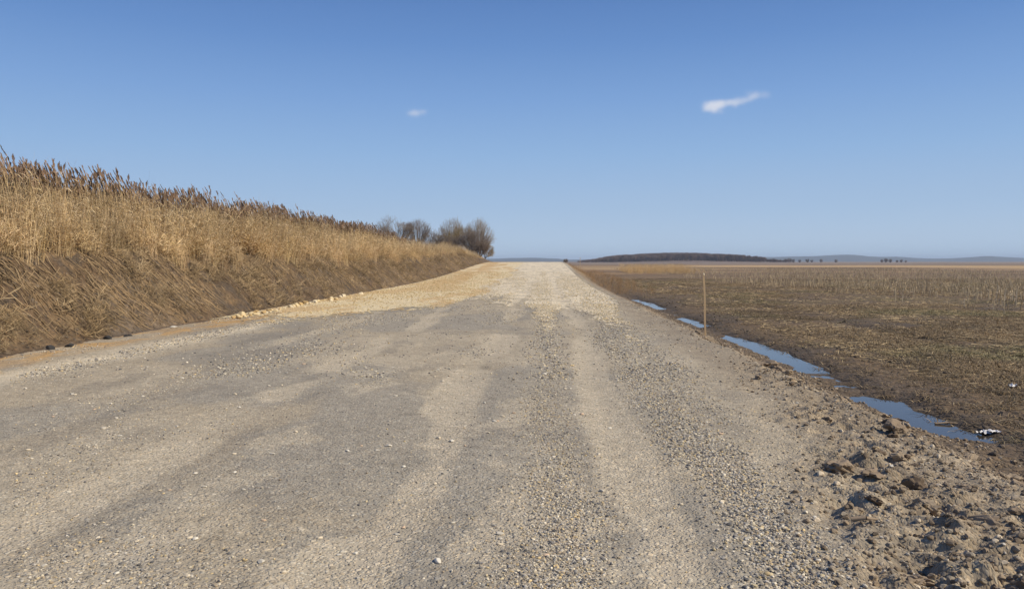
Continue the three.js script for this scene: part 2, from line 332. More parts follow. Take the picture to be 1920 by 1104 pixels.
// ---------------------------------------------------------------- shape helpers
function strips(list) {   // list of {pts:[Vector3], w:[width], c:[r,g,b] or array per point, side:Vector3}: flat tapered blades, one geometry
  const pos = [], nor = [], col = [], idx = [];
  for (const { pts, w, c, side } of list) {
    const b = pos.length / 3;
    pts.forEach((p, i) => {
      const q = pts[Math.min(i + 1, pts.length - 1)].clone().sub(pts[Math.max(i - 1, 0)]).normalize(), s = side.clone().addScaledVector(q, -side.dot(q)).normalize(), n = new THREE.Vector3().crossVectors(s, q), cc = Array.isArray(c[0]) ? c[i] : c;
      for (const k of [-1, 1]) { pos.push(p.x + s.x * k * w[i] / 2, p.y + s.y * k * w[i] / 2, p.z + s.z * k * w[i] / 2); nor.push(n.x + s.x * k * 0.5, n.y + s.y * k * 0.5, n.z + s.z * k * 0.5); col.push(...cc); }
      if (i) { const o = b + i * 2; idx.push(o - 2, o - 1, o, o - 1, o + 1, o); }
    });
  }
  const g = new THREE.BufferGeometry();
  g.setAttribute('position', new THREE.Float32BufferAttribute(pos, 3)); g.setAttribute('normal', new THREE.Float32BufferAttribute(nor, 3)); g.setAttribute('color', new THREE.Float32BufferAttribute(col, 3)); g.setIndex(idx);
  return g;
}
function limbs(list, sides = 4) {   // list of [p, q, r0, r1]: tapered prisms
  const pos = [], nor = [], idx = [], u = new THREE.Vector3(), v = new THREE.Vector3(), t = new THREE.Vector3();
  for (const [p, q, r0, r1] of list) {
    t.subVectors(q, p).normalize(); u.set(t.y, t.z, t.x).cross(t).normalize(); v.crossVectors(t, u);
    const b = pos.length / 3;
    for (let k = 0; k < sides; k++) {
      const a = k / sides * 2 * Math.PI, cx = Math.cos(a), sx = Math.sin(a), nx = u.x * cx + v.x * sx, ny = u.y * cx + v.y * sx, nz = u.z * cx + v.z * sx;
      pos.push(p.x + nx * r0, p.y + ny * r0, p.z + nz * r0, q.x + nx * r1, q.y + ny * r1, q.z + nz * r1); nor.push(nx, ny, nz, nx, ny, nz);
      const c = b + k * 2, e = b + ((k + 1) % sides) * 2; idx.push(c, e, c + 1, e, e + 1, c + 1);
    }
    const top = pos.length / 3; pos.push(q.x, q.y, q.z); nor.push(t.x, t.y, t.z);
    for (let k = 0; k < sides; k++) idx.push(b + k * 2 + 1, b + ((k + 1) % sides) * 2 + 1, top);
  }
  const g = new THREE.BufferGeometry();
  g.setAttribute('position', new THREE.Float32BufferAttribute(pos, 3)); g.setAttribute('normal', new THREE.Float32BufferAttribute(nor, 3)); g.setIndex(idx);
  return g;
}
function rock(seedN, detail, rough, flat) {   // an angular broken stone about 1 across, resting on y = 0
  const g0 = new THREE.IcosahedronGeometry(0.5, detail), p = g0.attributes.position, v = new THREE.Vector3();
  reseed(seedN);
  const cuts = []; for (let k = 0; k < 9; k++) cuts.push([new THREE.Vector3(rr(-1, 1), rr(-1, 1), rr(-1, 1)).normalize(), rr(0.28, 0.44)]);
  for (let i = 0; i < p.count; i++) {
    v.fromBufferAttribute(p, i);
    for (const [n, l] of cuts) { const t = v.dot(n); if (t > l) v.addScaledVector(n, l - t); }
    const q = 1 + rough * (fbm(v.x * 5 + 20 + v.z * 3, v.y * 5 + 20 - v.z * 4, seedN, 3) - 0.5);
    v.multiplyScalar(q); v.y *= flat; p.setXYZ(i, v.x, v.y, v.z);
  }
  g0.computeBoundingBox(); g0.translate(0, -g0.boundingBox.min.y, 0); g0.deleteAttribute('uv'); g0.computeVertexNormals();
  return g0;
}
const M4 = new THREE.Matrix4(), Q4 = new THREE.Quaternion(), E4 = new THREE.Euler(), V4 = new THREE.Vector3(), S4 = new THREE.Vector3(), col4 = new THREE.Color();
function instanced(name, geo, mat, items, label, category) {   // items: [x, y, z, rx, ry, rz, sx, sy, sz, r, g, b]
  const m = new THREE.InstancedMesh(geo, mat, items.length);
  items.forEach((t, i) => {
    M4.compose(V4.set(t[0], t[1], t[2]), Q4.setFromEuler(E4.set(t[3], t[4], t[5], 'YXZ')), S4.set(t[6], t[7], t[8]));
    m.setMatrixAt(i, M4); if (t.length > 9) m.setColorAt(i, col4.setRGB(t[9], t[10], t[11]));
  });
  return tag(add(m, name), label, category, null, 'stuff');
}
const plain = o => new THREE.MeshStandardMaterial({ roughness: 0.9, side: THREE.DoubleSide, ...o });
const V = (x, y, z) => new THREE.Vector3(x, y, z);

// ---------------------------------------------------------------- reed bed on the bank
const strawMat = plain({ vertexColors: true, roughness: 0.8 });
const strawTones = [[0.62, 0.45, 0.23], [0.54, 0.375, 0.18], [0.7, 0.53, 0.3], [0.44, 0.29, 0.135], [0.6, 0.44, 0.24]];
const plumeTones = [[0.125, 0.072, 0.036], [0.165, 0.098, 0.052], [0.095, 0.055, 0.03], [0.22, 0.145, 0.085]];
const shade = (c, k) => [c[0] * k, c[1] * k, c[2] * k];
function stemPts(h, lean, dir, bend, n) {
  const o = []; for (let i = 0; i <= n; i++) { const t = i / n, k = lean * t + bend * t * t; o.push(V(Math.cos(dir) * k * h, h * (t - 0.25 * (k * t) ** 2), Math.sin(dir) * k * h)); } return o;
}
function leaf(list, at, len, dir, up, tone, w = 0.014) {
  const o = []; for (let i = 0; i <= 3; i++) { const t = i / 3; o.push(V(at.x + Math.cos(dir) * len * t * 0.8, at.y + len * (up * t - 0.55 * t * t), at.z + Math.sin(dir) * len * t * 0.8)); }
  list.push({ pts: o, w: [w * 0.6, w, w * 0.7, 0.002], c: tone, side: V(-Math.sin(dir), 0.5, Math.cos(dir)) });
}
function strawClump(seedN, count, h0, h1, spread, leanMax) {
  reseed(seedN); const list = [];
  for (let k = 0; k < count; k++) {
    const a = rnd() * 6.283, r = spread * Math.sqrt(rnd()), h = rr(h0, h1), dir = rnd() * 6.283, tone = shade(pick(strawTones), rr(0.8, 1.15)), pts = stemPts(h, rr(0, leanMax), dir, rr(0, 0.35), 4);
    pts.forEach(p => { p.x += Math.cos(a) * r; p.z += Math.sin(a) * r; });
    list.push({ pts, w: [0.011, 0.011, 0.009, 0.007, 0.002], c: tone, side: V(Math.cos(dir + 1.3), 0, Math.sin(dir + 1.3)) });
    for (let l = 0; l < 3; l++) { const i = 1 + Math.floor(rnd() * 3); leaf(list, pts[i], rr(0.2, 0.5), rnd() * 6.283, rr(0.3, 0.9), shade(tone, rr(0.85, 1.2))); }
  }
  return strips(list);
}
function plumeList(top, dir, droop, tone, len) {
  const list = [];
  for (let k = 0; k < 9; k++) {
    const t0 = k / 9 * 0.6, a = dir + rr(-0.9, 0.9), base = V(top.x + Math.cos(dir) * droop * t0 * len, top.y + t0 * len, top.z + Math.sin(dir) * droop * t0 * len), L = len * rr(0.35, 0.6), tn = shade(tone, rr(0.75, 1.35));
    const tip = V(base.x + Math.cos(a) * L * 0.42, base.y + L * 0.9, base.z + Math.sin(a) * L * 0.42), mid = base.clone().lerp(tip, 0.5); mid.y += 0.02;
    list.push({ pts: [base, mid, tip], w: [0.009, 0.031, 0.003], c: tn, side: V(Math.cos(a + 1.57), 0.2, Math.sin(a + 1.57)) });
  }
  return list;
}
function reedList(seedN, count, h0, h1, spread) {
  reseed(seedN); const list = [];
  for (let k = 0; k < count; k++) {
    const a = rnd() * 6.283, r = spread * Math.sqrt(rnd()), dir = rr(2.2, 4.0), h = rr(h0, h1), tone = shade(pick(strawTones), rr(0.6, 0.95)), pts = stemPts(h, rr(0, 0.12), dir, rr(0, 0.1), 4);
    pts.forEach(p => { p.x += Math.cos(a) * r; p.z += Math.sin(a) * r; });
    list.push({ pts, w: [0.011, 0.01, 0.009, 0.008, 0.006], c: tone, side: V(0.8, 0, -0.6) });
    for (let l = 0; l < 3; l++) leaf(list, pts[1 + l], rr(0.25, 0.5), dir + rr(-0.8, 0.8), rr(0.3, 0.8), shade(tone, rr(0.8, 1.2)), 0.016);
    list.push(...plumeList(pts[4], dir, 0.5, pick(plumeTones), rr(0.24, 0.38)));
  }
  return list;
}
const hollow = (x, d) => Math.hypot((x + 11.9) / 0.75, (d - 28.2) / 1.1) < 1;
const bankEdge = d => -11.05 - 0.3 * sn(d * 0.3, 6.1, 201) - 0.25 * sn(d * 0.9, 2.1, 202);
{
  const straw = [0, 1, 2].map(k => strawClump(300 + k, 11, 0.9, 1.95, 0.2, 0.35)), low = [0, 1].map(k => strawClump(320 + k, 12, 0.35, 0.85, 0.22, 1.1));
  const sets = straw.map(() => []), lowSets = low.map(() => []), reedSets = [[], [], []];
  reseed(401);
  for (let d = 9; d < 146; ) {
    const dens = d < 45 ? 1 : 0.55, hb = bankTop(d) / 1.85; d += 0.024 / dens;
    const e = bankEdge(d);
    for (const [arr, depth, off] of [[sets, 4.5, 0], [lowSets, 1.1, 0.5]]) {
      if (arr === lowSets && rnd() < 0.15) continue;
      const x = e - off - depth * Math.pow(rnd(), arr === sets ? 1.25 : 1), dd = d + rr(-0.2, 0.2);
      if (hollow(x, dd)) continue;
      const patch = 0.62 + 0.7 * fbm(x * 0.6, dd * 0.45, 203, 3), leanX = 0.7 * sn(x * 0.7, dd * 0.55, 206), leanZ = 0.6 * sn(x * 0.7 + 9, dd * 0.55, 207), s = patch * (0.65 + 0.4 * ss(0.1, 1.2, e - x)) * (0.6 + 0.4 * hb) * (1 - 0.25 * ss(55, 90, dd)) * rr(0.85, 1.15), b = rr(0.75, 1.15) * (0.62 + 0.7 * fbm(x * 0.9, dd * 0.8, 204, 2));
      arr[Math.floor(rnd() * arr.length)].push([x, H(x, dd) - 0.03, -dd, 0.55 * leanZ, rnd() * 0.9 - 0.45, arr === lowSets ? rr(-1.1, -0.1) : 0.5 * leanX + rr(-0.15, 0.08), s, s * rr(0.8, 1.15), s, b, b * rr(0.96, 1.02), b * rr(0.9, 1.05)]);
    }
  }
  for (let n = 0; n < 1500; n++) {
    const d = 10 + 95 * Math.pow(rnd(), 1.6), x = bankEdge(d) + 1.7 * Math.pow(rnd(), 1.7); if (fbm(x * 0.9, d * 0.7, 208, 2) < 0.5) continue;
    const s = rr(0.25, 0.75), b = rr(0.3, 0.7); lowSets[n % 2].push([x, H(x, d) - 0.02, -d, rr(-0.4, 0.4), rnd() - 0.5, rr(-1.5, -0.6), s, s, s, b, b * 0.97, b * 0.92]);
  }
  straw.forEach((g, k) => instanced('reed_straw', g, strawMat, sets[k], 'dense tan dry straw and reed stems standing along the top of the bank', 'dry grass'));
  low.forEach((g, k) => instanced('grass_thatch', g, strawMat, lowSets[k], 'low drooping dry grass hanging over the edge of the bank', 'dry grass'));
  const reedG = [0, 1, 2].map(k => strips(reedList(340 + k, 4, 2.0, 2.5, 0.3)));
  reseed(402);
  for (let n = 0; n < 7600; n++) {
    const d = 9 + 63 * Math.pow(rnd(), 1.15), e = bankEdge(d), x = e - 1.2 - 6 * rnd(), hb = 1 - 0.3 * ss(56, 72, d);
    const s = hb * (0.62 + 0.38 * fbm(x * 0.6, d * 0.5, 205, 2)) * rr(0.8, 1.08), b = rr(0.8, 1.15);
    reedSets[n % 3].push([x, H(x, d) - 0.03, -d, 0, rr(-0.5, 0.5), rr(-0.04, 0.06), s, s, s, b, b, b]);
  }
  reedG.forEach((g, k) => instanced('reed_bed', g, strawMat, reedSets[k], 'tall common reeds with dark brown plumes massed behind the straw on the bank', 'reeds'));
  // single tall reeds that stand out of the bed along its edge
  const protos = [0, 1, 2, 3].map(k => {
    reseed(360 + k); const h = rr(2.25, 2.55), dir = rr(2.4, 3.8), tone = shade(pick(strawTones), 0.85), pts = stemPts(h, rr(0.02, 0.1), dir, rr(0.02, 0.12), 5), leaves = [];
    for (let l = 0; l < 3; l++) { const li = []; leaf(li, pts[2 + (l > 1 ? 2 : l)], rr(0.3, 0.5), dir + rr(-0.7, 0.7), rr(0.4, 0.8), shade(tone, rr(0.9, 1.2)), 0.017); leaves.push(strips(li)); }
    return { stem: strips([{ pts, w: [0.012, 0.011, 0.01, 0.009, 0.008, 0.006], c: tone, side: V(0.8, 0, -0.6) }]), leaves, plume: strips(plumeList(pts[5], dir, 0.6, pick(plumeTones), rr(0.3, 0.42))) };
  });
  reseed(403);
  for (let n = 0; n < 170; n++) {
    const d = 11 + 36 * Math.pow(rnd(), 1.2), x = bankEdge(d) - rr(1.3, 3.2), o = add(new THREE.Group(), 'reed_stalk'), p = protos[n % 4], s = rr(0.94, 1.12);
    part(o, 'stem', p.stem, strawMat); p.leaves.forEach(g => part(o, 'leaf', g, strawMat)); part(o, 'plume', p.plume, strawMat);
    o.position.set(x, H(x, d) - 0.02, -d); o.rotation.y = rr(-0.5, 0.5); o.scale.setScalar(s * 0.84);
    tag(o, 'single tall reed with brown feathery plume rising from the reed bed', 'reed', 'tall plumed reeds on the bank');
  }
}
// stalks lying down the slope, straw litter and crumbs of soil on it
{
  const stalk = (seedN, len) => { reseed(seedN); const pts = []; for (let i = 0; i <= 6; i++) { const t = i / 6; pts.push(V(len * t, 0.02 * Math.sin(t * 3.1 + seedN), 0.06 * sn(t * 2.2, seedN, 210))); } const l = []; for (let i = 0; i < 6; i++) l.push([pts[i], pts[i + 1], 0.008 - 0.0008 * i, 0.0075 - 0.0008 * i]); return limbs(l, 4); };
  const gs = [stalk(1, 1.0), stalk(2, 1.3), stalk(3, 0.8)], mat = plain({ color: new THREE.Color(0.4, 0.29, 0.16) }), litter = plain({});
  const lay = (x, d, yaw) => { const e = 0.45, gx = (H(x + e, d) - H(x - e, d)) / (2 * e); return [x, H(x, d) + 0.025, -d, 0, yaw, Math.atan(gx)]; };
  reseed(411);
  for (let n = 0; n < 110; n++) {
    const d = 11 + 26 * Math.pow(rnd(), 1.3), x = rr(-11.5, -10.2), o = add(new THREE.Mesh(gs[n % 3], mat), 'fallen_reed'), t = lay(x + 0.45, d, rr(-0.4, 0.25));
    o.position.set(t[0] - 0.45, t[1] - 0.45 * Math.tan(t[5]) + 0.01, t[2]); o.rotation.set(0, t[4], t[5], 'YXZ'); const s = rr(0.7, 1.15); o.scale.set(s, rr(0.8, 1.3), rr(0.8, 1.3));
    tag(o, 'pale dry reed stalk lying downhill on the bare bank slope', 'reed', 'reed stalks fallen down the bank');
  }
  const bits = limbs([[V(-0.5, 0, 0), V(0.5, 0.02, 0.03), 0.011, 0.007]], 3), items = [];
  reseed(412);
  for (let n = 0; n < 30000; n++) {
    const d = 9 + 110 * Math.pow(rnd(), 1.7), x = -9.35 - 2.1 * Math.pow(rnd(), 0.8), t = lay(x, d, rnd() < 0.55 ? rr(-0.45, 0.3) : rr(-1.6, 1.6)), b = rr(0.35, 1.1) * (0.7 + 0.6 * vn(x * 0.7, d * 0.9, 144)), L = rr(0.06, 0.25) + 0.5 * Math.pow(rnd(), 3);
    if (fbm(x * 0.8, d * 0.6, 142, 3) < rr(0.3, 0.62)) continue;
    items.push([t[0], t[1] - 0.012, t[2], 0, t[4], t[5], L, 0.8, 0.8, 0.33 * b, 0.225 * b, 0.115 * b]);
  }
  instanced('straw_litter', bits, litter, items, 'broken straw strewn over the brown slope of the bank', 'straw');
  const clodG = rock(55, 1, 0.5, 0.8), crumbs = [];
  reseed(413);
  for (let n = 0; n < 9000; n++) {
    const d = 9 + 90 * Math.pow(rnd(), 1.7), x = -9.1 - 2.3 * rnd(), s = 0.02 + 0.09 * Math.pow(rnd(), 3), b = rr(0.5, 1.3);
    crumbs.push([x, H(x, d) - 0.4 * s, -d, rnd(), rnd() * 6, rnd(), s * rr(0.8, 1.5), s, s, 0.13 * b, 0.095 * b, 0.06 * b]);
  }
  instanced('bank_crumbs', clodG, litter, crumbs, 'small dark crumbs of earth on the slope of the bank', 'soil');
}

// ---------------------------------------------------------------- loose gravel on the road
{
  const gs = [rock(61, 1, 0.2, 0.62), rock(62, 1, 0.25, 0.75), rock(63, 1, 0.2, 0.5)], mat = plain({ side: THREE.FrontSide }), sets = [[], [], []];
  const greyT = [[0.2, 0.185, 0.165], [0.11, 0.105, 0.1], [0.35, 0.32, 0.27], [0.48, 0.43, 0.35], [0.29, 0.25, 0.19], [0.52, 0.46, 0.35], [0.36, 0.28, 0.18]], limeT = [[0.62, 0.53, 0.36], [0.7, 0.61, 0.45], [0.52, 0.42, 0.25], [0.4, 0.34, 0.25], [0.6, 0.45, 0.23]], yelT = [[0.6, 0.46, 0.24], [0.5, 0.36, 0.16], [0.68, 0.56, 0.34], [0.42, 0.29, 0.12]];
  reseed(501);
  const put = (x, d, s, tones) => { const t = pick(tones), b = rr(0.8, 1.15); sets[Math.floor(rnd() * 3)].push([x, H(x, d) - s * 0.16 + (d > 12 && limestone(x, d) > 0.5 ? 0.007 : 0), -d, rr(-0.3, 0.3), rnd() * 6.283, rr(-0.3, 0.3), s * rr(0.8, 1.3), s * rr(0.8, 1.2), s * rr(0.7, 1.1), t[0] * b, t[1] * b, t[2] * b]); };
  for (let n = 0; n < 330000; n++) {   // near: fine chippings
    const d = 3.1 + 8.5 * Math.pow(rnd(), 1.2), x = rr(-0.78, 0.62) * d + 0.04 * d; if (x > 3.3 || x < -8.8) continue;
    const g = gravelness(x, d); if (rnd() > 0.018 + 0.98 * g ** 2.4) continue;
    put(x, d, 0.007 + 0.016 * Math.pow(rnd(), 2.5) + (x > 0.9 ? 0.01 * rnd() : 0), rnd() < 0.68 ? greyT : limeT);
  }
  for (let n = 0; n < 170000; n++) {   // middle distance
    const d = 10 + 18 * rnd(), x = rr(-9, 3.3); const g = gravelness(x, d); if (rnd() > 0.03 + 0.97 * g * g) continue;
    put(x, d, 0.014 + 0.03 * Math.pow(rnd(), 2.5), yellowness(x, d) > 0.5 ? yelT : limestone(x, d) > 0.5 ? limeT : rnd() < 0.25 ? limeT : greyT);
  }
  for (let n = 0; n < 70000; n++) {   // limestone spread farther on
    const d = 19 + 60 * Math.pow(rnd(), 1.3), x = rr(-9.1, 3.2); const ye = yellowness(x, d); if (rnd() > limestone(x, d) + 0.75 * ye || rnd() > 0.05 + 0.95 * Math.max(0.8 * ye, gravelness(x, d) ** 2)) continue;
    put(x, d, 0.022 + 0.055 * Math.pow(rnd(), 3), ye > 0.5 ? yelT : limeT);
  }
  gs.forEach((g, k) => instanced('gravel', g, mat, sets[k], 'loose grey and cream gravel scattered over the road', 'gravel'));
  // single stones one can pick out
  const palePro = [rock(71, 2, 0.12, 0.4), rock(72, 2, 0.15, 0.55), rock(73, 2, 0.12, 0.45), rock(74, 2, 0.15, 0.6)];
  const paleM = [[0.66, 0.6, 0.48], [0.55, 0.49, 0.38], [0.62, 0.52, 0.36], [0.6, 0.43, 0.28]].map(c => plain({ color: new THREE.Color(...c), side: THREE.FrontSide }));
  const spots = [[0.0, 4.98, 0.035], [-0.25, 4.31, 0.04], [-0.24, 4.15, 0.03], [-0.56, 3.9, 0.05], [-4.2, 6.9, 0.055], [-0.96, 6.75, 0.055], [-0.82, 6.62, 0.055], [-1.35, 6.4, 0.05], [0.02, 4.0, 0.035], [0.22, 3.96, 0.03], [-1.5, 3.85, 0.045]];
  reseed(502);
  while (spots.length < 120) { const d = 3.4 + 8 * Math.pow(rnd(), 1.4), x = rr(-0.74, 0.5) * d; if (x > -8 && x < 3) spots.push([x, d, rr(0.022, 0.034) * (0.6 + d * 0.11)]); }
  spots.forEach(([x, d, s], n) => {
    const tn = rnd() < 0.12 ? 3 : n % 3, o = add(new THREE.Mesh(palePro[n % 4], paleM[tn]), 'stone');
    o.position.set(x, H(x, d) - s * 0.1, -d); o.rotation.y = rnd() * 6.283; o.scale.set(s * rr(1, 1.4), s, s * rr(0.7, 1));
    tag(o, ['small whitish stone lying loose on the dusty road surface', 'small grey-beige stone lying loose on the dusty road surface', 'small cream stone lying loose on the dusty road surface', 'small peach-coloured stone lying loose on the dusty road surface'][tn], 'stone', 'pale stones on the road');
  });
  // limestone rubble at the foot of the bank
  const rub = [rock(81, 2, 0.15, 0.65), rock(82, 2, 0.2, 0.8), rock(83, 2, 0.12, 0.5), rock(84, 2, 0.18, 0.7)], rubM = [[0.6, 0.47, 0.26], [0.66, 0.55, 0.36], [0.5, 0.34, 0.15]].map(c => plain({ color: new THREE.Color(...c), side: THREE.FrontSide }));
  reseed(503);
  for (let n = 0; n < 120; n++) {
    const d = 20.5 + 15 * Math.pow(rnd(), 1.2), x = -8.75 + 0.28 * (rnd() + rnd() - 1) - 0.01 * (d - 22), s = 0.06 + 0.19 * Math.pow(rnd(), 2.6);
    const o = add(new THREE.Mesh(rub[n % 4], rubM[n % 3]), 'limestone_block');
    o.position.set(x, H(x, d) - s * 0.1, -d); o.rotation.set(rr(-0.3, 0.3), rnd() * 6.283, rr(-0.3, 0.3)); o.scale.set(s * rr(0.9, 1.5), s, s * rr(0.8, 1.2));
    tag(o, ['straw-yellow limestone block in the rubble line at the bank foot', 'pale cream limestone block in the rubble line at the bank foot', 'ochre-stained limestone block in the rubble line at the bank foot'][n % 3], 'stone', 'limestone rubble along the bank foot');
  }
  const lumpM = plain({ color: new THREE.Color(0.03, 0.028, 0.026), side: THREE.FrontSide }), lump = rock(91, 2, 0.35, 0.8);
  [[-9.0, 15.0, 0.15], [-8.9, 15.5, 0.1], [-8.88, 15.62, 0.09], [-9.0, 13.2, 0.16], [-8.9, 13.6, 0.13]].forEach(([x, d, s], n) => {
    const o = add(new THREE.Mesh(lump, lumpM), 'asphalt_lump'); o.position.set(x, H(x, d) - 0.02, -d); o.rotation.y = n * 1.7; o.scale.set(s * 1.2, s, s);
    tag(o, 'black lump of broken asphalt on the ochre strip below the bank', 'lump', 'black lumps below the bank');
  });
  const ws = add(new THREE.Mesh(palePro[1], paleM[0]), 'white_slab'); ws.position.set(-8.9, H(-8.9, 17.6) - 0.01, -17.6); ws.scale.set(0.22, 0.12, 0.16);
  tag(ws, 'flat whitish slab of stone on the ochre strip past the black lumps', 'stone');
}

// ---------------------------------------------------------------- churned mud on the shoulder
{
  const cg = [rock(101, 5, 1.3, 0.6), rock(102, 5, 1.4, 0.5), rock(103, 5, 1.2, 0.7), rock(104, 5, 1.5, 0.45), rock(105, 5, 1.4, 0.6)];
  const cm = [[0.27, 0.2, 0.127], [0.23, 0.168, 0.105], [0.3, 0.228, 0.145], [0.14, 0.097, 0.058]].map(c => plain({ color: new THREE.Color(...c), side: THREE.FrontSide, bumpMap: soilBump, bumpScale: 0.01 }));
  const big = [[2.25, 5.75, 0.15], [2.42, 5.55, 0.14], [2.62, 5.3, 0.13], [3.55, 12.0, 0.3], [3.62, 11.6, 0.24], [3.7, 12.3, 0.22], [2.75, 4.7, 0.18], [3.0, 4.35, 0.17], [2.5, 4.9, 0.16], [3.45, 7.4, 0.2], [3.3, 7.1, 0.18], [3.62, 16.7, 0.22], [3.5, 16.2, 0.16]];
  reseed(601);
  while (big.length < 120) { const d = 3.5 + 14 * Math.pow(rnd(), 1.5), x = rr(mudEdge(d) + 0.15, 4.1); if (mudness(x, d) > 0.5) big.push([x, d, 0.04 + 0.09 * Math.pow(rnd(), 2)]); }
  big.forEach(([x, d, s], n) => {
    const tn = rnd() < 0.2 ? 3 : n % 3, o = add(new THREE.Mesh(cg[n % 5], cm[tn]), 'mud_clod');
    o.position.set(x, H(x, d) - s * 0.2, -d); o.rotation.set(rr(-0.2, 0.2), rnd() * 6.283, rr(-0.2, 0.2)); o.scale.set(s * rr(0.9, 1.3), s * rr(0.9, 1.3), s * rr(0.8, 1.2));
    tag(o, ['rough tan clod of dried mud on the churned road shoulder', 'rough brown clod of dried mud on the churned road shoulder', 'rough pale clod of dried mud on the churned road shoulder', 'dark damp clod of mud on the churned road shoulder'][tn], 'clod', 'mud clods on the shoulder');
  });
  const items = [], small = rock(106, 1, 0.5, 0.7); reseed(602);
  for (let n = 0; n < 26000; n++) {
    const d = 3.3 + 30 * Math.pow(rnd(), 1.8), x = rr(1.3, 4.6), m = mudness(x, d); if (rnd() > m) continue;
    const s = 0.01 + 0.04 * Math.pow(rnd(), 3), b = rr(0.55, 1.25), t = rnd() < 0.28 ? pick([[0.55, 0.45, 0.31], [0.4, 0.33, 0.23], [0.3, 0.24, 0.165]]) : [0.25, 0.185, 0.115];
    items.push([x, H(x, d) - s * 0.2, -d, rnd(), rnd() * 6, rnd(), s * rr(0.8, 1.5), s, s, t[0] * b, t[1] * b, t[2] * b]);
  }
  instanced('mud_crumbs', small, plain({ side: THREE.FrontSide }), items, 'crumbled dry mud and pebbles on the road shoulder', 'soil');
}

// ---------------------------------------------------------------- survey stakes
function stake(x, d, h, lean, label) {
  const o = add(new THREE.Group(), 'wooden_stake'), w = 0.02, body = new THREE.BoxGeometry(w * 2, h - 0.05, w * 1.6, 1, 6, 1), p = body.attributes.position;
  for (let i = 0; i < p.count; i++) { const t = p.getY(i) / h; p.setX(i, p.getX(i) + 0.008 * Math.sin(t * 7) ); p.setZ(i, p.getZ(i) + 0.006 * Math.cos(t * 5)); }
  body.translate(0, (h - 0.05) / 2 - 0.12, 0); body.computeVertexNormals();
  const wood = plain({ color: new THREE.Color(0.66, 0.45, 0.235), side: THREE.FrontSide }), cut = plain({ color: new THREE.Color(0.8, 0.64, 0.4), side: THREE.FrontSide });
  part(o, 'shaft', body, wood);
  const tip = new THREE.CylinderGeometry(0.012, 0.024, 0.05, 4); tip.rotateY(Math.PI / 4); tip.translate(0.003, h - 0.05 - 0.12 + 0.025, 0.004); part(o, 'chamfered_top', tip, cut);
  o.position.set(x, H(x, d), -d); o.rotation.z = lean;
  return tag(o, label, 'stake');
}
stake(3.7, 17.1, 1.6, 0.045, 'thin wooden survey stake standing at the ditch edge between two puddles');
stake(4.0, 82, 1.75, -0.02, 'far thin wooden stake on the road shoulder before the crest');

